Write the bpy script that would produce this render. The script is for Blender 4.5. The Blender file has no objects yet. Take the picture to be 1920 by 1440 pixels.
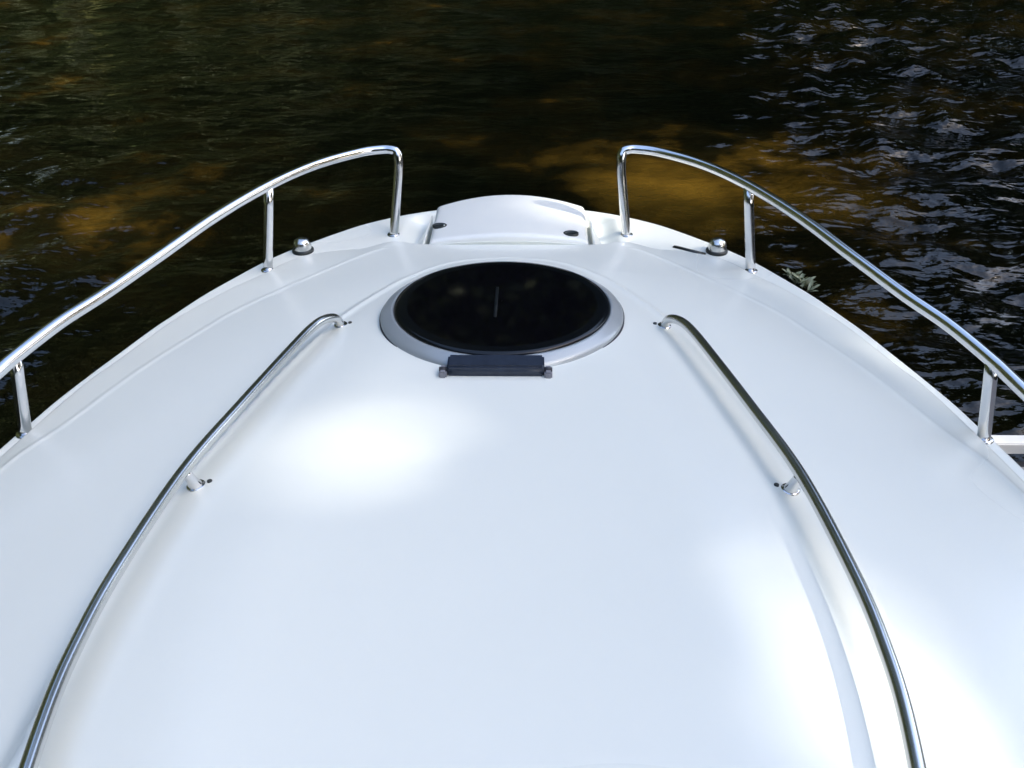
import bpy, math
import numpy as np
from mathutils import Vector, Matrix

S = bpy.context.scene
COL = S.collection
R = math.radians
rng = np.random.default_rng(11)

# ------------------------------------------------------------------ camera
Z0 = 1.05                                   # deck datum above the water
cam_d = bpy.data.cameras.new('camera')
cam = bpy.data.objects.new('camera', cam_d)
COL.objects.link(cam)
cam_d.sensor_width = 36.0
cam_d.lens = 36.0 * 1700 / 1920
cam_d.clip_start = 0.02
cam_d.clip_end = 3000
PITCH, YAW, ROLL = R(32.5), R(1.4), R(-0.5)
fw = Vector((-math.sin(YAW) * math.cos(PITCH), math.cos(YAW) * math.cos(PITCH), -math.sin(PITCH)))
r0 = Vector((math.cos(YAW), math.sin(YAW), 0))
u0 = r0.cross(fw)
rt = r0 * math.cos(ROLL) + u0 * math.sin(ROLL)
up = u0 * math.cos(ROLL) - r0 * math.sin(ROLL)
M = Matrix((rt, up, -fw)).transposed().to_4x4()
M.translation = Vector((0.063, 0, 0.88 + Z0))
cam.matrix_world = M
S.camera = cam
S.render.resolution_x, S.render.resolution_y = 1024, 768

# ------------------------------------------------------------------ light
SUN_EL, SUN_AZ = R(36), R(-14)              # azimuth from +x (starboard), minus = aft
SUND = Vector((math.cos(SUN_EL) * math.cos(SUN_AZ), math.cos(SUN_EL) * math.sin(SUN_AZ), math.sin(SUN_EL)))
W = bpy.data.worlds.new('World')
S.world = W
W.use_nodes = True
nt = W.node_tree
nt.nodes.clear()
sky = nt.nodes.new('ShaderNodeTexSky')
sky.sky_type = 'NISHITA'
sky.sun_disc = False
sky.sun_elevation = SUN_EL
sky.sun_rotation = R(90) - SUN_AZ
sky.air_density = 0.95
sky.dust_density = 3.0
sky.ozone_density = 1.0
bg = nt.nodes.new('ShaderNodeBackground')
bg.inputs['Strength'].default_value = 0.15
wo = nt.nodes.new('ShaderNodeOutputWorld')
nt.links.new(sky.outputs[0], bg.inputs[0])
nt.links.new(bg.outputs[0], wo.inputs[0])
sl = bpy.data.lights.new('sun', 'SUN')
sl.energy = 2.0
sl.angle = R(1.0)
sl.color = (1.0, 0.94, 0.85)
so = bpy.data.objects.new('sun', sl)
COL.objects.link(so)
so.rotation_euler = SUND.to_track_quat('Z', 'Y').to_euler()
so.location = SUND * 40
S.view_settings.view_transform = 'Standard'
S.view_settings.look = 'None'
S.view_settings.gamma = 1.0
S.view_settings.exposure = 2.1
S.view_settings.use_curve_mapping = False
S.cycles.max_bounces = 8

# ------------------------------------------------------------------ materials
def mat(name, col, rough=0.5, metal=0.0, spec=0.5, coat=0.0):
    m = bpy.data.materials.new(name)
    m.use_nodes = True
    b = m.node_tree.nodes['Principled BSDF']
    b.inputs['Base Color'].default_value = (*col, 1)
    b.inputs['Roughness'].default_value = rough
    b.inputs['Metallic'].default_value = metal
    b.inputs['Specular IOR Level'].default_value = spec
    b.inputs['Coat Weight'].default_value = coat
    b.inputs['Coat Roughness'].default_value = 0.04
    return m, m.node_tree, b

def noise(t, scale, detail=4, rough=0.55, coord='Object', vscale=None):
    tc = t.nodes.new('ShaderNodeTexCoord')
    n = t.nodes.new('ShaderNodeTexNoise')
    n.inputs['Scale'].default_value = scale
    n.inputs['Detail'].default_value = detail
    n.inputs['Roughness'].default_value = rough
    if vscale:
        mp = t.nodes.new('ShaderNodeMapping')
        mp.inputs['Scale'].default_value = vscale
        t.links.new(tc.outputs[coord], mp.inputs[0])
        t.links.new(mp.outputs[0], n.inputs['Vector'])
    else:
        t.links.new(tc.outputs[coord], n.inputs['Vector'])
    return n

def ramp(t, src, stops):
    r = t.nodes.new('ShaderNodeValToRGB')
    e = r.color_ramp.elements
    while len(e) < len(stops):
        e.new(0.5)
    for k, (p, c) in enumerate(stops):
        e[k].position = p
        e[k].color = (*c, 1) if len(c) == 3 else c
    t.links.new(src, r.inputs[0])
    return r

def mix_noise(m, scale, stops, inp='Base Color', **k):
    mm, t, b = m
    n = noise(t, scale, **k)
    r = ramp(t, n.outputs[0], stops)
    t.links.new(r.outputs[0], b.inputs[inp])
    return n

def bump(m, n, strength, dist):
    mm, t, b = m
    bn = t.nodes.new('ShaderNodeBump')
    bn.inputs['Strength'].default_value = strength
    bn.inputs['Distance'].default_value = dist
    t.links.new(n.outputs[0], bn.inputs['Height'])
    t.links.new(bn.outputs[0], b.inputs['Normal'])
    return bn

gel = mat('white_gelcoat', (0.82, 0.81, 0.785), 0.30, coat=0.2)
mix_noise(gel, 5.0, [(0.0, (0.80, 0.814, 0.738)), (1.0, (0.82, 0.834, 0.758))], detail=2)
rn = noise(gel[1], 1.3, detail=1)
rr_ = ramp(gel[1], rn.outputs[0], [(0.0, (0.24,) * 3), (1.0, (0.33,) * 3)])
gel[1].links.new(rr_.outputs[0], gel[2].inputs['Roughness'])
gel[2].inputs['Coat Roughness'].default_value = 0.22
GEL = gel[0]
lidm = mat('lid_gelcoat', (0.82, 0.825, 0.77), 0.28, coat=0.3)
bump(lidm, noise(lidm[1], 14, detail=2), 0.08, 0.003)
LID = lidm[0]
st = mat('stainless_steel', (0.72, 0.72, 0.72), 0.13, metal=1.0)
mix_noise(st, 30, [(0.3, (0.09,) * 3), (0.7, (0.19,) * 3)], 'Roughness')
STEEL = st[0]
bs = mat('satin_steel', (0.66, 0.66, 0.64), 0.24, metal=1.0)
mix_noise(bs, 40, [(0.0, (0.19,) * 3), (1.0, (0.25,) * 3)], 'Roughness')
SATIN = bs[0]
RUB = mat('rub_rail_vinyl', (0.62, 0.60, 0.55), 0.5)[0]
HUL = mat('hull_gelcoat', (0.78, 0.78, 0.76), 0.2, coat=0.4)[0]
frm = mat('hatch_frame_enamel', (0.37, 0.40, 0.41), 0.30, metal=0.25, coat=0.2)
FRAME = frm[0]
GASK = mat('gasket_rubber', (0.03, 0.03, 0.035), 0.6)[0]
pan = mat('smoked_acrylic', (0.002, 0.002, 0.003), 0.06, spec=0.28)
bump(pan, noise(pan[1], 5, detail=1), 0.05, 0.003)
PANE = pan[0]
BORD = mat('pane_border_black', (0.003, 0.004, 0.006), 0.16, spec=0.4)[0]
NAVY = mat('hinge_navy_plastic', (0.018, 0.026, 0.045), 0.42)
mix_noise(NAVY, 60, [(0.3, (0.015, 0.022, 0.038)), (0.7, (0.024, 0.034, 0.056))])
NAVY = NAVY[0]
GREYP = mat('grey_plastic', (0.22, 0.22, 0.24), 0.5)[0]
DARKP = mat('dark_latch_plastic', (0.018, 0.022, 0.02), 0.35)[0]
HAND = mat('handle_grey', (0.006, 0.009, 0.010), 0.6, spec=0.15)[0]

# water: peat-brown, with amber sunlit patches painted into the colour
wm = bpy.data.materials.new('brown_river_water')
wm.use_nodes = True
t = wm.node_tree
b = t.nodes['Principled BSDF']
b.inputs['Roughness'].default_value = 0.035
b.inputs['IOR'].default_value = 1.333
b.inputs['Specular IOR Level'].default_value = 0.7
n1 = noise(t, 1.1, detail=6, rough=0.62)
geo = t.nodes.new('ShaderNodeNewGeometry')
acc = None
for (bx_, by_, br_, bw_) in ((1.15, 5.3, 1.9, 0.42), (-2.1, 4.7, 1.6, 0.24), (3.6, 7.4, 0.9, 0.14), (1.6, 3.6, 0.9, 0.16), (-2.9, 4.1, 0.8, 0.2)):     # painted pools of sunlit water
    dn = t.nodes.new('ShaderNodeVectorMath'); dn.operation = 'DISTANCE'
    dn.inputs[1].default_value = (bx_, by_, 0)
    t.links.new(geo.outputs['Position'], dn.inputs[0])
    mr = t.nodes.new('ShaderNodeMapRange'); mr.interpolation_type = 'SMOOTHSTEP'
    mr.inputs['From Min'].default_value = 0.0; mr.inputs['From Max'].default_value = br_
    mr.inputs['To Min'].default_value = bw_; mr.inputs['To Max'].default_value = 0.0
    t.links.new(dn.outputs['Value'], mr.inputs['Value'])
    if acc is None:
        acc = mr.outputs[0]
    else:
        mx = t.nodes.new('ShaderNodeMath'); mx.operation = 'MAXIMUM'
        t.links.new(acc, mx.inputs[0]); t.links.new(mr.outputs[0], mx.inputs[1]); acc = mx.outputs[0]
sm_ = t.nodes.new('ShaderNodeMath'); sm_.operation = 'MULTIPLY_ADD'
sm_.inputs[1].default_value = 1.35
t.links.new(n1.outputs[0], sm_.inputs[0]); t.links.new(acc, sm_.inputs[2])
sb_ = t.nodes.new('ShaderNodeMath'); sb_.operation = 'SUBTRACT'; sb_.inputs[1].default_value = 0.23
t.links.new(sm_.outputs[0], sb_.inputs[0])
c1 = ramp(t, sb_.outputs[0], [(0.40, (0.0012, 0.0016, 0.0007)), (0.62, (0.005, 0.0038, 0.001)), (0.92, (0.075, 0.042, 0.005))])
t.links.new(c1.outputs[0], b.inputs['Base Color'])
na = noise(t, 6.2, detail=2, rough=0.42, vscale=(0.75, 1.2, 1))
nb = noise(t, 24.0, detail=2, rough=0.5, vscale=(0.7, 1.3, 1))
ad = t.nodes.new('ShaderNodeMath'); ad.operation = 'MULTIPLY_ADD'
ad.inputs[1].default_value = 0.10
t.links.new(nb.outputs[0], ad.inputs[0]); t.links.new(na.outputs[0], ad.inputs[2])
bn = t.nodes.new('ShaderNodeBump')
bn.inputs['Strength'].default_value = 1.0
bn.inputs['Distance'].default_value = 0.046
atn = t.nodes.new('ShaderNodeAttribute'); atn.attribute_name = 'ruffle'
mh = t.nodes.new('ShaderNodeMath'); mh.operation = 'MULTIPLY'
t.links.new(ad.outputs[0], mh.inputs[0]); t.links.new(atn.outputs['Fac'], mh.inputs[1])
t.links.new(mh.outputs[0], bn.inputs['Height'])
t.links.new(bn.outputs[0], b.inputs['Normal'])
WATER = wm

bk = mat('bank_soil', (0.05, 0.045, 0.02), 0.9)
mix_noise(bk, 1.2, [(0.35, (0.03, 0.028, 0.014)), (0.7, (0.06, 0.075, 0.022))])
BANK = bk[0]
lf = mat('leaves', (0.05, 0.08, 0.02), 0.55, spec=0.3)
mix_noise(lf, 0.9, [(0.3, (0.024, 0.034, 0.010)), (0.55, (0.040, 0.058, 0.015)), (0.75, (0.068, 0.066, 0.018))])
LEAF = lf[0]
bark = mat('bark', (0.09, 0.07, 0.05), 0.9)
mix_noise(bark, 8, [(0.3, (0.05, 0.04, 0.03)), (0.7, (0.13, 0.10, 0.075))], vscale=(1, 1, 0.2))
BARK = bark[0]
wp = mat('white_painted_board', (0.72, 0.70, 0.66), 0.55)
mix_noise(wp, 9, [(0.3, (0.62, 0.60, 0.55)), (0.7, (0.78, 0.76, 0.72))], detail=6)
WBOARD = wp[0]
gp = mat('weathered_plank', (0.3, 0.28, 0.25), 0.8)
mix_noise(gp, 6, [(0.3, (0.20, 0.18, 0.16)), (0.7, (0.36, 0.33, 0.30))], detail=6, vscale=(0.3, 4, 4))
PLANK = gp[0]
BLACK = mat('black_strip', (0.02, 0.02, 0.022), 0.6)[0]
rd = mat('pale_water_plant', (0.30, 0.32, 0.16), 0.6)
mix_noise(rd, 25, [(0.3, (0.16, 0.19, 0.09)), (0.7, (0.46, 0.46, 0.30))])
REED = rd[0]

# ------------------------------------------------------------------ mesh helpers
def mesh_obj(name, verts, faces, m, parent=None, smooth=True, mats=None, midx=None):
    me = bpy.data.meshes.new(name)
    v = np.asarray(verts, dtype=np.float32)
    if isinstance(faces, np.ndarray) and faces.ndim == 2:
        nf, k = faces.shape
        me.vertices.add(len(v)); me.vertices.foreach_set('co', v.ravel())
        me.loops.add(nf * k); me.loops.foreach_set('vertex_index', faces.astype(np.int32).ravel())
        me.polygons.add(nf)
        me.polygons.foreach_set('loop_start', np.arange(0, nf * k, k, dtype=np.int32))
        me.update(calc_edges=True)
    else:
        me.from_pydata([tuple(map(float, p)) for p in v], [], [tuple(f) for f in faces])
    me.materials.append(m)
    if smooth:
        me.polygons.foreach_set('use_smooth', np.ones(len(me.polygons), dtype=bool))
    me.update()
    o = bpy.data.objects.new(name, me)
    COL.objects.link(o)
    if parent:
        o.parent = parent
    return o

def tag(o, label=None, cat=None, group=None, kind=None):
    if label: o['label'] = label
    if cat: o['category'] = cat
    if group: o['group'] = group
    if kind: o['kind'] = kind
    return o

def empty(name, loc):
    o = bpy.data.objects.new(name, None)
    o.empty_display_size = 0.2
    COL.objects.link(o)
    o.location = loc
    return o

def cr(pts, n=10):
    """Catmull-Rom through points"""
    P = np.asarray(pts, float)
    P = np.vstack([2 * P[0] - P[1], P, 2 * P[-1] - P[-2]])
    out = []
    for i in range(1, len(P) - 2):
        p0, p1, p2, p3 = P[i - 1:i + 3]
        for k in range(n):
            s = k / n
            out.append(0.5 * (2 * p1 + (p2 - p0) * s + (2 * p0 - 5 * p1 + 4 * p2 - p3) * s * s + (3 * p1 - p0 - 3 * p2 + p3) * s ** 3))
    out.append(P[-2])
    return np.array(out)

def tube(path, rad, seg=16):
    P = np.asarray(path, float)
    n = len(P)
    rad = np.full(n, rad) if np.isscalar(rad) else np.asarray(rad)
    T = np.gradient(P, axis=0)
    T /= np.linalg.norm(T, axis=1)[:, None]
    a = np.array([0, 0, 1.0]) if abs(T[0][2]) < 0.9 else np.array([1.0, 0, 0])
    N = a - T[0] * (a @ T[0]); N /= np.linalg.norm(N)
    V = []
    for i in range(n):
        N = N - T[i] * (N @ T[i]); N /= np.linalg.norm(N)
        B = np.cross(T[i], N)
        for k in range(seg):
            an = 2 * math.pi * k / seg
            V.append(P[i] + rad[i] * (math.cos(an) * N + math.sin(an) * B))
    F = []
    for i in range(n - 1):
        for k in range(seg):
            k2 = (k + 1) % seg
            F.append((i * seg + k, i * seg + k2, (i + 1) * seg + k2, (i + 1) * seg + k))
    F.append(tuple(range(seg))[::-1]); F.append(tuple((n - 1) * seg + k for k in range(seg)))
    return np.array(V), F

def lathe(prof, seg=96, closed=False):
    V, F = [], []
    n = len(prof)
    for k in range(seg):
        a = 2 * math.pi * k / seg
        for r_, z_ in prof:
            V.append((r_ * math.cos(a), r_ * math.sin(a), z_))
    for k in range(seg):
        k2 = (k + 1) % seg
        for i in range(n - 1 if not closed else n):
            j = (i + 1) % n
            F.append((k * n + i, k2 * n + i, k2 * n + j, k * n + j))
    return np.array(V), F

def box(cx, cy, cz, sx, sy, sz, bev=0.003):
    import bmesh
    bm = bmesh.new()
    bmesh.ops.create_cube(bm, size=1)
    for v in bm.verts:
        v.co = Vector((cx + v.co.x * sx, cy + v.co.y * sy, cz + v.co.z * sz))
    if bev:
        bmesh.ops.bevel(bm, geom=bm.edges[:], offset=bev, segments=2, affect='EDGES')
    bm.verts.index_update()
    V = [tuple(v.co) for v in bm.verts]
    F = [tuple(v.index for v in f.verts) for f in bm.faces]
    bm.free()
    return V, F

def flat_shade(o):
    o.data.polygons.foreach_set('use_smooth', np.zeros(len(o.data.polygons), dtype=bool))

# ------------------------------------------------------------------ deck shape
# outlines, starboard half, aft to bow (x, y)
GUN = cr([(1.145, -3.0), (1.15, -2.0), (1.148, -1.0), (1.135, 0.0), (1.115, 0.5), (1.085, 0.9), (1.048, 1.2), (1.009, 1.42), (0.982, 1.54), (0.963, 1.62), (0.932, 1.72), (0.90, 1.815),
          (0.864, 1.92), (0.835, 1.99), (0.79, 2.095), (0.735, 2.197), (0.677, 2.295), (0.615, 2.375), (0.558, 2.435), (0.505, 2.488), (0.445, 2.542), (0.372, 2.59),
          (0.30, 2.627), (0.20, 2.662), (0.10, 2.682), (0.0, 2.688)], 14)
CRE = cr([(1.11, -3), (1.108, 0.0), (1.085, 0.5), (1.055, 0.9), (1.015, 1.2), (0.972, 1.46), (0.93, 1.648), (0.897, 1.737), (0.828, 1.93), (0.765, 2.045), (0.70, 2.15), (0.645, 2.228),
          (0.575, 2.292), (0.49, 2.330), (0.40, 2.346), (0.30, 2.345), (0.26, 2.330), (0.20, 2.325), (0.0, 2.325)], 8)
TR2 = cr([(1.02, -3), (1.03, 0.0), (1.01, 0.5), (0.98, 1.0), (0.925, 1.31), (0.862, 1.465), (0.79, 1.66), (0.70, 1.845), (0.64, 1.95), (0.50, 2.13), (0.38, 2.27),
          (0.31, 2.318), (0.255, 2.328), (0.20, 2.3235), (0.0, 2.3235)], 8)
TR1 = cr([(0.50, -3), (0.515, 0.0), (0.525, 0.5), (0.528, 0.9), (0.515, 1.13), (0.48, 1.33), (0.43, 1.56), (0.375, 1.75), (0.315, 1.88), (0.235, 2.01), (0.13, 2.105), (0.0, 2.135)], 8)

def sdist(P, C):
    """distance to curve (mirrored), positive inside"""
    poly = np.vstack([C, C[::-1][1:] * [-1, 1]])
    A, B = poly[:-1], poly[1:]
    out = np.empty(len(P)); 
    for s in range(0, len(P), 20000):
        p = P[s:s + 20000]
        AB = B - A
        L2 = (AB ** 2).sum(1) + 1e-12
        d2 = np.full(len(p), 1e9); ins = np.zeros(len(p), bool)
        for a, ab, bb, l2 in zip(A, AB, B, L2):
            ap = p - a
            tt = np.clip((ap @ ab) / l2, 0, 1)
            q = ap - tt[:, None] * ab
            d2 = np.minimum(d2, (q ** 2).sum(1))
            if a[1] != bb[1]:
                c = (a[1] > p[:, 1]) != (bb[1] > p[:, 1])
                xi = a[0] + (p[:, 1] - a[1]) * ab[0] / ab[1]
                ins ^= c & (p[:, 0] < xi)
        # closing edge aft
        d = np.sqrt(d2)
        a, bb = poly[-1], poly[0]
        out[s:s + 20000] = np.where(ins, d, -d)
    return out

def zg(y): return -0.20 + 0.03 * (y - 1.4) / 1.3
_zc = cr([(-3, 0.03), (-1.5, 0.03), (0.1, 0.012), (0.6, 0.0), (1.1, -0.020), (1.55, -0.040), (2.03, -0.058), (2.14, -0.064), (2.7, -0.1)], 12)
def zc(y): return np.interp(y, _zc[:, 0], _zc[:, 1])
def sm(x): 
    x = np.clip(x, 0, 1); return x * x * (3 - 2 * x)

def wcf(y): return np.interp(y, [2.2, 2.3], [0.0, 1.0])

def deck_z(P):
    x, y = P[:, 0], P[:, 1]
    dg, dc, d2, d1 = (sdist(P, c) for c in (GUN, CRE, TR2, TR1))
    g = zg(y)
    rc = np.interp(y, [1.9, 2.2, 2.31], [0.020, 0.018, 0.034])
    rc = np.where(y > 2.2, 0.012 + (rc - 0.012) * sm((0.43 - np.abs(x)) / 0.12), rc * 1.0)
    rc = np.where((y > 2.1) & (y <= 2.2), np.interp(y, [2.1, 2.2], [0.019, 0.012]), rc)
    off = wcf(y)
    wc = np.interp(y, [1.9, 2.25, 2.32], [0.030, 0.026, 0.016])
    z2 = g + np.interp(y, [0.1, 1.4, 2.0, 2.3], [0.050, 0.048, 0.042, 0.036])
    z1 = zc(y) - 0.034
    base = g + rc * sm((dc + wc * off) / wc)
    k = np.clip(dc / (np.abs(dc) + np.abs(d2) + 1e-6), 0, 1)
    zA = base + (z2 - g - rc) * k                       # side deck between lip and trunk foot
    s = np.clip(d2 / (np.abs(d2) + np.abs(d1) + 1e-6), 0, 1)
    e = s + 0.38 * s * (1 - s)
    zB = z2 + (z1 - 0.004 - z2) * e                       # sloping trunk side
    kk = np.clip(d1 / 0.24, 0, 1)
    zT = z1 + 0.034 * (1 - (1 - kk) ** 2)                 # crowned trunk top
    z = np.where(dc < 0, base, np.where(d2 < 0, zA, np.where(d1 < 0, zB, zT)))
    bead = np.where(d1 < 0, 0.0, 0)                       # soft moulded edge on the trunk top
    z = z + 0.006 * np.exp(-(d1 / 0.012) ** 2) + bead
    z = z + 0.0018 * np.exp(-(d2 / 0.008) ** 2) * (y < 2.3)
    z = z - 0.026 * sm((0.325 - np.abs(x)) / 0.06) * sm((dg - 0.012) / 0.03) * sm((-dc - 0.002) / 0.018)
    # bullnose at the gunwale
    rb = 0.008
    q = np.clip((rb - dg) / rb, 0, 1)
    z = z - rb * (1 - np.sqrt(np.clip(1 - q * q, 0, 1)))
    return z

def deck_zp(x, y):
    return float(deck_z(np.array([[abs(x), y]]))[0])

# ------------------------------------------------------------------ boat
boat = tag(empty('motorboat', (0, 0, 0)), 'white motorboat foredeck with round black hatch and stainless rails', 'boat')

def resample(C, step):
    d = np.r_[0, np.cumsum(np.linalg.norm(np.diff(C, axis=0), axis=1))]
    n = int(d[-1] / step)
    s = np.linspace(0, d[-1], n + 1)
    return np.c_[np.interp(s, d, C[:, 0]), np.interp(s, d, C[:, 1])]

def build_deck():
    G = GUN[GUN[:, 1] > 0.05]
    rows = resample(G, 0.0062)
    rows[-1, 0] = 0.002
    lin = np.linspace(0, 1, 190)
    uu = np.unique(np.r_[lin * 0.97, np.linspace(0.97, 1, 14)])
    nu, nv = len(uu), len(rows)
    X = rows[:, 0:1] * uu[None]
    Y = np.repeat(rows[:, 1:2], nu, 1)
    P = np.c_[X.ravel(), Y.ravel()]
    Z = deck_z(P).reshape(nv, nu)
    # full width, mirrored
    Xf = np.hstack([-X[:, :0:-1], X]); Yf = np.hstack([Y[:, :0:-1], Y]); Zf = np.hstack([Z[:, :0:-1], Z])
    m = Xf.shape[1]
    V = np.c_[Xf.ravel(), Yf.ravel(), Zf.ravel() + Z0]
    idx = np.arange(nv * m).reshape(nv, m)
    F = np.stack([idx[:-1, :-1], idx[:-1, 1:], idx[1:, 1:], idx[1:, :-1]], -1).reshape(-1, 4)
    return mesh_obj('foredeck', V, F, GEL, boat)
build_deck()

def build_hull():
    C = resample(GUN, 0.04)
    full = np.vstack([C, C[::-1][1:] * [-1, 1]])
    lev = [(0.0, 0.0), (-0.06, 0.006), (-0.10, 0.02), (-0.25, 0.07), (-0.5, 0.15), (-0.8, 0.26), (-1.0, 0.36), (-1.2, 0.55)]
    V = []
    for dz, s in lev:
        for x, y in full:
            ys = y - (0.9 * s) * sm(np.array((y - 0.4) / 2.3)) 
            V.append((x * (1 - 0.75 * s), ys, zg(y) - 0.0075 + dz + Z0))
    n = len(full)
    F = []
    for k in range(len(lev) - 1):
        for i in range(n - 1):
            F.append((k * n + i, k * n + i + 1, (k + 1) * n + i + 1, (k + 1) * n + i))
        F.append((k * n + n - 1, k * n, (k + 1) * n, (k + 1) * n + n - 1))       # transom
    mesh_obj('hull', V, F, HUL, boat)
    P = np.c_[full[:, 0] * 1.0, full[:, 1], zg(full[:, 1]) - 0.034 + Z0]
    nrm = np.gradient(full, axis=0); nrm = np.c_[nrm[:, 1], -nrm[:, 0]]; nrm /= np.linalg.norm(nrm, axis=1)[:, None]
    P[:, :2] += nrm * -0.002 * np.sign(1)
    v, f = tube(P, 0.013, 10)
    mesh_obj('rub_rail', v, f, RUB, boat)
    # cockpit aft of the foredeck, under and behind the viewer
    o = mesh_obj('cockpit_floor', *box(0, -1.5, Z0 - 0.62, 2.0, 2.9, 0.05), GEL, boat); flat_shade(o)
    o = mesh_obj('cockpit_bulkhead', *box(0, 0.03, Z0 - 0.42, 2.0, 0.04, 0.38), GEL, boat); flat_shade(o)
build_hull()

# --- round hatch
HX, HY = 0.0, 1.745
hz = deck_zp(0.0, HY)
tilt = R(-2.1)
RH = Matrix.Translation((HX, HY, Z0 + hz - 0.002)) @ Matrix.Rotation(tilt, 4, 'X')
def hobj(name, VF, m, parent):
    V = [RH @ Vector(p) for p in VF[0]]
    return mesh_obj(name, V, VF[1], m, parent)
prof = [(0.2625, -0.03), (0.2625, 0.004), (0.2595, 0.0085), (0.254, 0.012), (0.240, 0.0205), (0.2365, 0.022), (0.234, 0.021), (0.233, 0.005)]
hatch = hobj('deck_hatch', lathe(prof, 128), FRAME, boat)
tag(hatch, 'round smoked deck hatch in a pale grey bevelled frame')
hobj('gasket', lathe([(0.2648, -0.03), (0.2648, 0.0008), (0.264, 0.0016), (0.262, 0.0016)], 128), GASK, hatch)
hobj('pane_border', lathe([(0.2325, 0.006), (0.2325, 0.022), (0.2310, 0.0245), (0.222, 0.0262), (0.2045, 0.0272)], 128), BORD, hatch)
hobj('pane', lathe([(0.2047, 0.0270), (0.18, 0.0276), (0.12, 0.0286), (0.06, 0.0292), (0.02, 0.0294), (0.0004, 0.0294)], 128), PANE, hatch)
hobj('handle', box(-0.012, -0.005, 0.0300, 0.007, 0.15, 0.003, 0.001), HAND, hatch)
hg = hobj('hinge', box(-0.004, -0.2560, 0.012, 0.186, 0.048, 0.026, 0.004), NAVY, hatch); flat_shade(hg)
tag(hg, 'navy plastic hinge block at the aft edge of the hatch')
o = hobj('hinge_barrel', tube([(-0.095, -0.272, 0.013), (-0.05, -0.272, 0.013), (0.0, -0.272, 0.013), (0.05, -0.272, 0.013), (0.088, -0.272, 0.013)], 0.0095, 14), NAVY, hatch)
for s in (-1, 1):
    o = hobj('hinge_end', box(-0.004 + s * 0.1005, -0.272, 0.005, 0.015, 0.032, 0.019, 0.003), GREYP, hatch); flat_shade(o)
    o = hobj('hinge_pin', tube([(-0.004 + s * 0.093, -0.272, 0.013), (-0.004 + s * 0.108, -0.272, 0.013)], 0.005, 10), GASK, hatch)

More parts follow.
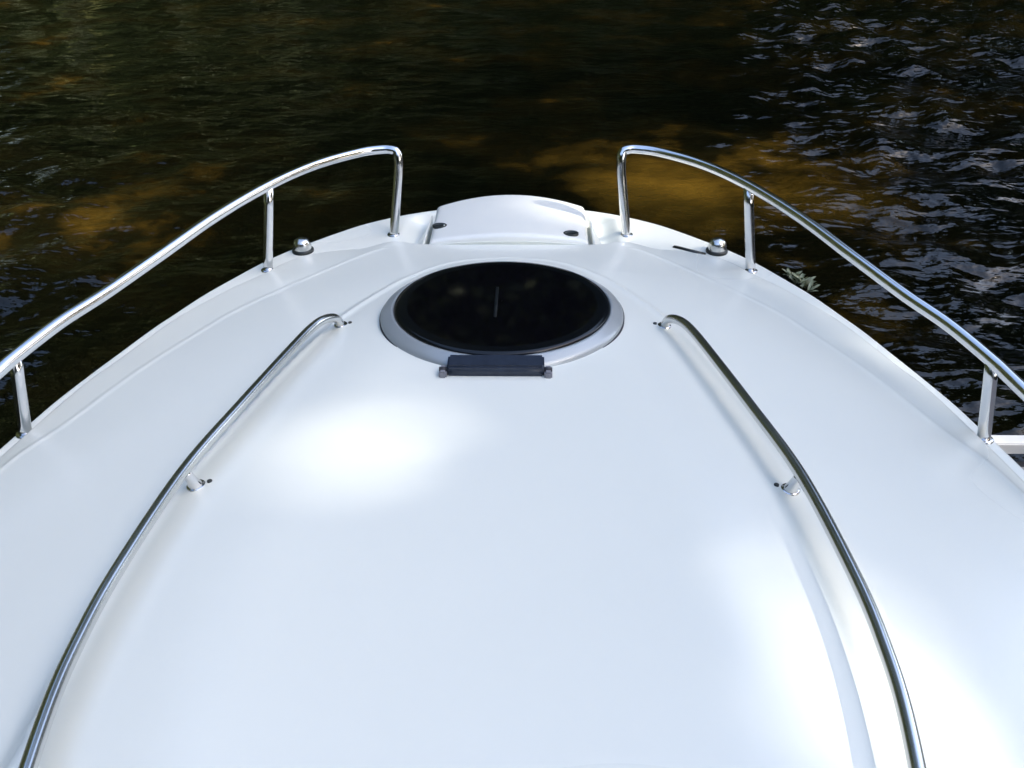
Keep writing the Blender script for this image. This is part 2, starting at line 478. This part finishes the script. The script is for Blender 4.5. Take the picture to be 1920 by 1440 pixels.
# --- anchor locker at the bow
def locker():
    ny = 20; xs = np.linspace(-1, 1, 31)
    def far(x, k=0): return 2.648 - 0.052 * (x / 0.222) ** 2 + k
    # coaming with slanted flanks
    V, F = [], []
    for i in range(ny + 1):
        a = i / ny
        for x in xs:
            hw = 0.2040
            y = 2.334 + a * (far(x * hw, -0.012) - 2.334)
            V.append((x * hw, y, -0.148 + 0.010 * (1 - x * x) + Z0))
    nx = len(xs)
    for i in range(ny):
        for k in range(nx - 1):
            F.append((i * nx + k, i * nx + k + 1, (i + 1) * nx + k + 1, (i + 1) * nx + k))
    b0 = len(V)
    ring = [(i, 0) for i in range(ny + 1)] + [(ny, k) for k in range(1, nx)] + [(i, nx - 1) for i in range(ny - 1, -1, -1)] + [(0, k) for k in range(nx - 2, 0, -1)]
    for (i, k) in ring:
        x, y, z = V[i * nx + k]
        dx = 0
        dy = 0.006 if i == ny else 0
        V.append((x + dx, y + dy, -0.212 + Z0))
    n = len(ring)
    for q in range(n):
        q2 = (q + 1) % n
        F.append((ring[q][0] * nx + ring[q][1], ring[q2][0] * nx + ring[q2][1], b0 + q2, b0 + q))
    co = mesh_obj('anchor_locker', V, F, GEL, boat, smooth=False)
    for sg in (-1, 1):                                  # slanted fairing beside the lid
        V, F = [], []
        for i in range(13):
            a = i / 12
            y = 2.338 + a * (far(0.24) - 0.012 - 2.338)
            xi = 0.2355; sl = 0.052 * (1 - a) + 0.010; tp = -0.1470 - 0.012 * a
            for dx, z in ((0, -0.212), (0, tp - 0.002), (0.002, tp), (0.005, tp), (sl * 0.55, tp - 0.022), (sl, -0.212)):
                V.append((sg * (xi + dx), y, z + Z0))
        for i in range(12):
            for k in range(5):
                F.append((i * 6 + k, i * 6 + k + 1, i * 6 + k + 7, i * 6 + k + 6))
        F += [tuple(range(6)), tuple(range(72, 78))]
        mesh_obj('fairing', V, F, GEL, co, smooth=False)
    # lid
    V, F = [], []
    def lidz(x, a): return -0.1375 + 0.021 * (1 - x * x) - 0.004 * (1 - a) ** 2
    def edge(x, a):
        e = min(1 - abs(x), a * 1.3, (1 - a) * 1.3) * 0.22
        r = 0.016
        q = max(0, (r - e) / r)
        return -r * (1 - math.sqrt(max(0, 1 - q * q)))
    aa = np.unique(np.r_[np.linspace(0, 0.06, 8), np.linspace(0.06, 0.94, 24), np.linspace(0.94, 1, 8)])
    xx = np.unique(np.r_[np.linspace(-1, -0.95, 8), np.linspace(-0.95, 0.95, 40), np.linspace(0.95, 1, 8)])
    for a in aa:
        for x in xx:
            hw = 0.2235
            V.append((x * hw, 2.337 + a * (far(x * hw) - 2.337), lidz(x, a) + edge(x, a) + Z0))
    nx, na_ = len(xx), len(aa)
    for i in range(na_ - 1):
        for k in range(nx - 1):
            F.append((i * nx + k, i * nx + k + 1, (i + 1) * nx + k + 1, (i + 1) * nx + k))
    b0 = len(V)
    ring = [(i, 0) for i in range(na_)] + [(na_ - 1, k) for k in range(1, nx)] + [(i, nx - 1) for i in range(na_ - 2, -1, -1)] + [(0, k) for k in range(nx - 2, 0, -1)]
    for (i, k) in ring:
        x, y, z = V[i * nx + k]
        V.append((x, y, z - 0.010))
    n = len(ring)
    for q in range(n):
        q2 = (q + 1) % n
        F.append((ring[q][0] * nx + ring[q][1], ring[q2][0] * nx + ring[q2][1], b0 + q2, b0 + q))
    mesh_obj('locker_lid', V, F, LID, co)
    for (lx, ly) in ((-0.200, 2.435), (0.174, 2.374)):
        zz = lidz(lx / 0.2235, (ly - 2.337) / 0.29) + Z0 + 0.0012
        v, f = lathe([(0.0215, -0.004), (0.0215, 0.0018), (0.0195, 0.003), (0.016, 0.0022), (0.0145, 0.0008), (0.0002, 0.0006)], 28)
        v = v * [1, 0.8, 1] + [lx, ly, zz]
        lt = mesh_obj('latch', v, f, DARKP, co)
locker()

# --- bow rails
RAIL = [(1.075, 0.35, -0.10), (1.06, 0.7, -0.085), (1.035, 1.0, -0.066), (1.0, 1.25, -0.046), (0.960, 1.437, -0.027), (0.944, 1.502, -0.020), (0.905, 1.62, -0.008), (0.854, 1.732, 0.002), (0.788, 1.893, 0.018),
        (0.714, 2.078, 0.036), (0.623, 2.261, 0.050), (0.530, 2.402, 0.056), (0.425, 2.497, 0.059), (0.362, 2.524, 0.0600), (0.3315, 2.5225, 0.0585), (0.3205, 2.519, 0.0520), (0.3165, 2.512, 0.035), (0.318, 2.506, 0.0), (0.324, 2.496, -0.05), (0.341, 2.468, -0.186)]
def railpath(s, P): return [(s * x, y, z + Z0) for x, y, z in P]
def plate(name, x, y, r_, h, m, parent, tiltn=None):
    z = deck_zp(x, y) + Z0
    v, f = lathe([(r_, -0.012), (r_, h * 0.6), (r_ * 0.9, h), (r_ * 0.3, h), (0.0003, h)], 24)
    return mesh_obj(name, v + [x, y, z], f, m, parent)
for s, side in ((-1, 'port'), (1, 'starboard')):
    v, f = tube(cr(railpath(s, RAIL), 8), 0.0134, 20)
    br = mesh_obj('bow_rail', v, f, STEEL, boat)
    tag(br, 'stainless bow rail along the %s edge of the deck' % side)
    for (bx, by), (tx, ty, tz) in (((0.656, 2.237), (0.623, 2.261, 0.046)), ((0.974, 1.493), (0.9445, 1.501, -0.024)), ((1.085, 0.62), (1.063, 0.63, -0.092))):
        bz = deck_zp(bx, by)
        v, f = tube([(s * (bx + (tx - bx) * k), by + (ty - by) * k, bz - 0.01 + (tz - bz + 0.01) * k + Z0) for k in np.linspace(0, 1, 6)], 0.0128, 18)
        mesh_obj('stanchion', v, f, STEEL, br)
        plate('base_plate', s * bx, by, 0.0170, 0.003, STEEL, br)
        zj = (tz + Z0)
    plate('base_plate', s * 0.341, 2.468, 0.0180, 0.003, STEEL, br)

# --- hand rails on the trunk
HR = [(0.395, 0.28, 0.026), (0.446, 0.47, 0.023), (0.4825, 0.65, 0.018), (0.4955, 0.77, 0.013), (0.4975, 0.90, 0.008), (0.484, 1.125, -0.001), (0.449, 1.333, -0.011), (0.407, 1.556, -0.022), (0.389, 1.635, -0.0255),
      (0.376, 1.672, -0.029), (0.364, 1.700, -0.038), (0.356, 1.720, -0.052), (0.352, 1.732, -0.075)]
for s, side in ((-1, 'port'), (1, 'starboard')):
    v, f = tube(cr(railpath(s, HR), 10), 0.0095, 18)
    hr = mesh_obj('grab_rail', v, f, SATIN, boat)
    tag(hr, 'curved stainless grab rail on the %s side of the trunk' % side)
    for (fx, fy, rx, ry, rz) in ((0.479, 1.142, 0.4835, 1.127, -0.004), (0.395, 0.30, 0.402, 0.30, 0.022)):
        bz = deck_zp(fx, fy)
        kk = np.linspace(0, 1, 8)
        rads = 0.0075 + 0.0055 * (1 - kk) ** 2
        v, f = tube([(s * (fx + (rx - fx) * k), fy + (ry - fy) * k, bz - 0.002 + (rz - bz) * k + Z0) for k in kk], rads, 18)
        mesh_obj('foot', v, f, STEEL, hr)
        plate('foot_plate', s * fx, fy, 0.0155, 0.0035, STEEL, hr)
        v, f = lathe([(0.0042, -0.002), (0.0042, 0.0025), (0.002, 0.0032), (0.0002, 0.0025)], 12)
        px_, py_ = (fx - 0.021), fy + 0.006
        mesh_obj('screw', v + [s * px_, py_, deck_zp(px_, py_) + Z0], f, DARKP, hr)
    plate('foot_plate', s * 0.352, 1.733, 0.0150, 0.0035, STEEL, hr)
    v, f = lathe([(0.0042, -0.002), (0.0042, 0.0025), (0.002, 0.0032), (0.0002, 0.0025)], 12)
    mesh_obj('screw', v + [s * 0.332, 1.735, deck_zp(0.332, 1.735) + Z0], f, DARKP, hr)

# --- domed pop-up cleats by the gunwale
for s, side in ((-1, 'port'), (1, 'starboard')):
    x, y = 0.583, 2.356
    z = deck_zp(x, y) + Z0
    v, f = lathe([(0.0305, -0.004), (0.0305, 0.005), (0.0285, 0.0075), (0.024, 0.008)], 32)
    cl = mesh_obj('pop_up_cleat', v + [s * x, y, z], f, DARKP, boat)
    tag(cl, 'domed chrome pop-up cleat near the %s bow rail' % side)
    v, f = lathe([(0.025, 0.005), (0.025, 0.019), (0.0235, 0.027), (0.0185, 0.035), (0.010, 0.039), (0.0002, 0.04)], 32)
    mesh_obj('dome', v + [s * x, y, z], f, SATIN, cl)

# --- thin dark strip on the starboard foredeck
def dark_strip():
    x, y = 0.507, 2.362
    V, F = box(0, 0, 0, 0.098, 0.013, 0.005, 0.002)
    an = math.atan2(-0.052, 0.085)
    P = [(x + px * math.cos(an) - py * math.sin(an), y + px * math.sin(an) + py * math.cos(an), pz) for px, py, pz in V]
    P = [(a_, b_, c_ + deck_zp(a_, b_) + Z0 + 0.001) for a_, b_, c_ in P]
    tag(mesh_obj('deck_strip', P, F, DARKP, boat), 'thin dark strip inboard of the starboard cleat')
dark_strip()

# ------------------------------------------------------------------ water
def build_water():
    def axis(lo, hi, step, far):
        core = np.arange(lo, hi + 1e-6, step)
        g = step * 1.22 ** np.arange(1, 60)
        o = np.cumsum(g); o = o[o < far]
        return np.r_[(lo - o)[::-1], core, hi + o]
    xs = axis(-7.0, 7.0, 0.045, 900); ys = axis(0.8, 14.0, 0.045, 900)
    X, Y = np.meshgrid(xs, ys)
    Z = np.zeros_like(X)
    r = np.random.default_rng(5)
    for k in range(60):
        L = 0.22 * (1.0 / 0.22) ** r.random() * 1.15
        a = r.normal(1.75, 0.75)
        amp = 0.0105 * L ** 0.9 * (0.5 + r.random())
        ph = r.random() * 6.28
        kx, ky = 2 * math.pi / L * math.cos(a), 2 * math.pi / L * math.sin(a)
        q = np.sin(kx * X + ky * Y + ph + 0.6 * np.sin(0.7 * X + 0.9 * Y + ph * 3))
        Z += amp * q * 0.42
    fade = np.clip(1 - (np.maximum(np.abs(X) - 7, 0) + np.maximum(Y - 14, 0) + np.maximum(0.8 - Y, 0)) / 1.5, 0, 1)
    Z *= fade
    ss = lambda v: np.clip(v, 0, 1) ** 2 * (3 - 2 * np.clip(v, 0, 1))
    cat = 0.5 + 0.5 * np.sin(1.3 * X + 0.9 * np.sin(0.8 * Y)) * np.sin(1.1 * Y + 0.7 * np.sin(0.9 * X))
    ruf = 0.40 + 0.15 * cat + (0.75 + 0.5 * cat) * ss((X - 0.5 - 0.10 * (Y - 4)) / 1.8) + 0.75 * ss((-1.7 - X) / 0.9) * ss((6.4 - Y) / 1.5)   # breeze ruffles the water in places
    Z *= ruf
    V = np.c_[X.ravel(), Y.ravel(), Z.ravel()]
    ny, nx = X.shape
    idx = np.arange(nx * ny).reshape(ny, nx)
    F = np.stack([idx[:-1, :-1], idx[:-1, 1:], idx[1:, 1:], idx[1:, :-1]], -1).reshape(-1, 4)
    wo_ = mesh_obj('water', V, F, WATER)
    at = wo_.data.attributes.new('ruffle', 'FLOAT', 'POINT')
    at.data.foreach_set('value', ruf.ravel().astype(np.float32))
    tag(wo_, 'dark brown rippled river water around the bow', kind='structure')
build_water()

# ------------------------------------------------------------------ wooded banks
def bank_r(a):
    """shore distance by heading, a from +x counter-clockwise"""
    d = np.degrees(a) % 360
    return np.interp(d, [0, 25, 50, 65, 90, 120, 150, 180, 230, 270, 310, 335, 360], [8.0, 9.0, 14.0, 16, 17, 17, 15.5, 13.5, 13, 13, 10, 8.2, 8.0])
def build_bank():
    A = np.linspace(0, 2 * np.pi, 181)[:-1]
    V, F = [], []
    rings = [(-0.8, -0.5), (0.0, 0.02), (1.0, 0.5), (4, 1.1), (12, 2.0), (60, 4), (850, 6)]
    wob = 0.5 * np.sin(7 * A) + 0.3 * np.sin(13 * A + 1)
    for dr, z in rings:
        rr = bank_r(A) + dr + wob * (dr < 5)
        for a, q in zip(A, rr): V.append((q * math.cos(a), 1.5 + q * math.sin(a), z))
    n = len(A)
    for k in range(len(rings) - 1):
        for i in range(n):
            j = (i + 1) % n
            F.append((k * n + i, k * n + j, (k + 1) * n + j, (k + 1) * n + i))
    tag(mesh_obj('river_bank', V, F, BANK), 'earth bank round the inlet', kind='structure')
build_bank()

def leaves(C, size, rg):
    n = len(C)
    d = rg.normal(size=(n, 3)); d[:, 2] *= 0.6; d /= np.linalg.norm(d, axis=1)[:, None]
    e = rg.normal(size=(n, 3)); e -= d * (e * d).sum(1)[:, None]; e /= np.linalg.norm(e, axis=1)[:, None]
    s = size * (0.6 + 0.8 * rg.random(n))[:, None]
    V = np.stack([C - d * s, C + e * s * 0.55, C + d * s, C - e * s * 0.55], 1).reshape(-1, 3)
    return V, np.arange(4 * n).reshape(n, 4)

def crown_points(n, c, rx, rz, rg, clumps=38, cs=0.30):
    """leaf centres gathered in clumps through an uneven crown"""
    k = rg.normal(size=(clumps, 3)); k /= np.linalg.norm(k, axis=1)[:, None]
    k *= (0.35 + 0.65 * rg.random(clumps) ** 0.5)[:, None]
    cc = np.array(c) + k * [rx, rx, rz]
    w = rg.integers(0, clumps, n)
    return cc[w] + rg.normal(size=(n, 3)) * np.array([rx, rx, rz]) * cs * 0.6

def wood():
    P = []
    rg = np.random.default_rng(3)
    for a in np.r_[np.arange(0, 72, 7.5), np.arange(73, 120, 4.0), np.arange(121, 360, 7.5)]:
        a += rg.normal() * (0.7 if 72 < a < 120 else 1.5)
        ar = R(a)
        r0_ = float(bank_r(ar))
        near_star = (a < 40 or a > 300)
        for row in range(3 if 72 < a < 140 else 2):
            q = r0_ + 2.0 + row * 2.6 + rg.random() * 1.0
            hgt = (8.5 + 3.5 * rg.random() + row * 2.0)
            if near_star: continue
            dens = 1.0
            if 36 < a < 200: hgt *= 2.0
            if 36 < a < 74: hgt *= 0.5; dens = 0.6            # lower, open growth off the starboard bow
            if 117 < a < 136: hgt *= 0.66
            c = (q * math.cos(ar), 1.5 + q * math.sin(ar), hgt * 0.55)
            P.append(crown_points(int((460 if 72 < a < 118 else 480 if 50 < a < 140 else 330) * hgt * dens), c, 2.75 if 72 < a < 116 else 2.1, hgt * 0.47, rg, int(3.6 * hgt), 0.34))
        # undergrowth down to the water
        c = (r0_ + 0.9) * math.cos(ar), 1.5 + (r0_ + 0.9) * math.sin(ar), 1.1
        P.append(crown_points(420, c, 1.3, 1.3, rg, 14, 0.45))
    P = np.vstack(P)
    P = P[P[:, 2] > 0.15]
    V, F = leaves(P, 0.215, rg)
    tag(mesh_obj('wooded_bank', V, F, LEAF, smooth=False), 'dense green wood on the banks mirrored in the water', 'wood', kind='stuff')
wood()

# chosen sun patches; shade-tree crowns are thinned along the rays to them (x, y, rx, ry)
GAPS = [(-0.28, 1.23, 0.18, 0.13, 0.0), (-0.38, 1.12, 0.14, 0.09, 0.12), (-0.12, 1.34, 0.17, 0.08, 0.13), (0.08, 1.47, 0.22, 0.08, 0.32), (0.465, 0.66, 0.15, 0.42, 0.038), (2.15, 1.84, 0.3, 0.22, 0), (0.36, 2.49, 0.33, 0.30, 0.0), (0.78, 2.34, 0.20, 0.20, 0.05), (1.10, 1.83, 0.10, 0.30, 0.0), (0.98, 2.1, 0.10, 0.18, 0.0), (1.17, 1.6, 0.09, 0.2, 0.0),
        (2.6, 5.3, 0.9, 0.9, 0), (3.3, 2.6, 0.5, 0.4, 0), (-1.2, 4.3, 0.7, 0.8, 0), (4.2, 6.7, 0.6, 0.7, 0), (2.9, 2.2, 0.5, 0.35, 0)]
def shade_tree(x, y, h, rx, seed, label):
    rg = np.random.default_rng(seed)
    root = tag(empty('shade_tree', (0, 0, 0)), label, 'tree', 'trees on the starboard bank')
    root.location = (x, y, 0.4)
    c = (x, y, h * 0.62)
    P = crown_points(15000, c, rx, h * 0.36, rg, 90, 0.30)
    k = (P[:, 2] - (Z0 - 0.05)) / SUND.z
    q = P - np.array(SUND) * k[:, None]
    keep = P[:, 2] > 1.6
    for gx, gy, ax, ay, gk in GAPS:
        e = ((q[:, 0] - gx) / ax) ** 2 + ((q[:, 1] - gy) / ay) ** 2
        keep &= rg.random(len(P)) < np.clip(gk + 0.5 * e * e, 0, 1)
    V, F = leaves(P[keep], 0.115, rg)
    V = V - np.array([x, y, 0.4])
    cro = mesh_obj('crown', V, F, LEAF, root, smooth=False)
    v, f = tube(cr([(0, 0, -0.3), (0.1, 0.05, 1.2), (0.0, 0.15, h * 0.4), (0.1, 0.1, h * 0.7)], 6), np.linspace(0.24, 0.07, 19), 12)
    tr = mesh_obj('trunk', v, f, BARK, root)
    for i in range(7):
        a = i * 0.9 + rg.random(); z_ = h * (0.3 + 0.05 * i)
        v, f = tube(cr([(0.02, 0.1, z_), (math.cos(a) * rx * 0.35, math.sin(a) * rx * 0.35, z_ + 0.6), (math.cos(a) * rx * 0.75, math.sin(a) * rx * 0.75, z_ + 1.3)], 4), np.linspace(0.08, 0.02, 9), 8)
        mesh_obj('limb', v, f, BARK, tr)
shade_tree(10.2, -3.4, 10.4, 3.0, 21, 'leafy tree on the starboard bank, farthest aft')
shade_tree(9.4, 0.0, 10.8, 3.0, 22, 'leafy tree on the starboard bank, level with the hatch')
shade_tree(10.6, 3.6, 10.2, 2.9, 23, 'leafy tree on the starboard bank, level with the bow')
shade_tree(13.2, -0.8, 12.0, 3.0, 24, 'tallest leafy tree, standing back on the starboard bank')

# ------------------------------------------------------------------ dock to starboard
def build_dock():
    root = tag(empty('dock', (2.1, -1.0, 0)), 'white-edged wooden dock beside the starboard gunwale', 'dock')
    zt = Z0 - 0.60
    def part(name, cx, cy, cz, sx, sy, sz, m, parent=root, bev=0.006):
        V, F = box(cx - 2.1, cy + 1.0, cz, sx, sy, sz, bev)
        o = mesh_obj(name, V, F, m, parent); flat_shade(o); return o
    part('end_board', 2.085, 2.026, zt, 1.75, 0.044, 0.035, WBOARD, bev=0.003)
    part('gap_strip', 2.085, 1.972, zt - 0.06, 1.75, 0.060, 0.05, BLACK)  # black strip set low in the gap behind the end board
    y = 1.87
    k = 0
    while y > -3.2:
        part('plank', 2.16 + 0.004 * ((k * 7) % 3 - 1), y, zt - 0.018, 1.60, 0.128, 0.03, PLANK, bev=0.004)
        y -= 0.142; k += 1
    for x in (1.45, 2.87):
        part('beam', x, -0.62, zt - 0.115, 0.08, 5.2, 0.14, PLANK)
        for yy in (1.8, -0.6, -2.9):
            v, f = tube([(x - 2.1, yy + 1.0, q) for q in (-0.6, 0, 0.3, zt - 0.19)], 0.075, 14)
            mesh_obj('pile', v, f, BARK, root)
build_dock()

# --- pale water plant by the starboard side
def plant():
    rg = np.random.default_rng(8)
    root = tag(empty('water_plant', (1.345, 3.95, 0)), 'pale leafy water plant floating by the starboard bow', 'plant')
    for k in range(60):
        a = rg.random() * 6.28; L = 0.035 + 0.05 * rg.random(); w = 0.008 + 0.008 * rg.random()
        bx, by = rg.normal() * 0.018 + (k % 5 - 2) * 0.016, rg.normal() * 0.03 - (k % 5 - 2) * 0.045
        V, F = [], []
        lift = 0.03 + 0.06 * rg.random()
        for i in range(6):
            s_ = i / 5
            ww = w * math.sin(math.pi * (0.12 + 0.85 * s_)) 
            x = bx + math.cos(a) * L * s_; y = by + math.sin(a) * L * s_; z = 0.0 + lift * (s_ - 0.35 * s_ * s_)
            V += [(x - math.sin(a) * ww, y + math.cos(a) * ww, z), (x, y, z - 0.004), (x + math.sin(a) * ww, y - math.cos(a) * ww, z)]
        for i in range(5):
            F += [(3 * i, 3 * i + 1, 3 * i + 4, 3 * i + 3), (3 * i + 1, 3 * i + 2, 3 * i + 5, 3 * i + 4)]
        mesh_obj('leaf', V, F, REED, root)
plant()
bpy.data.objects['water_plant'].scale = (0.68, 0.68, 0.8)
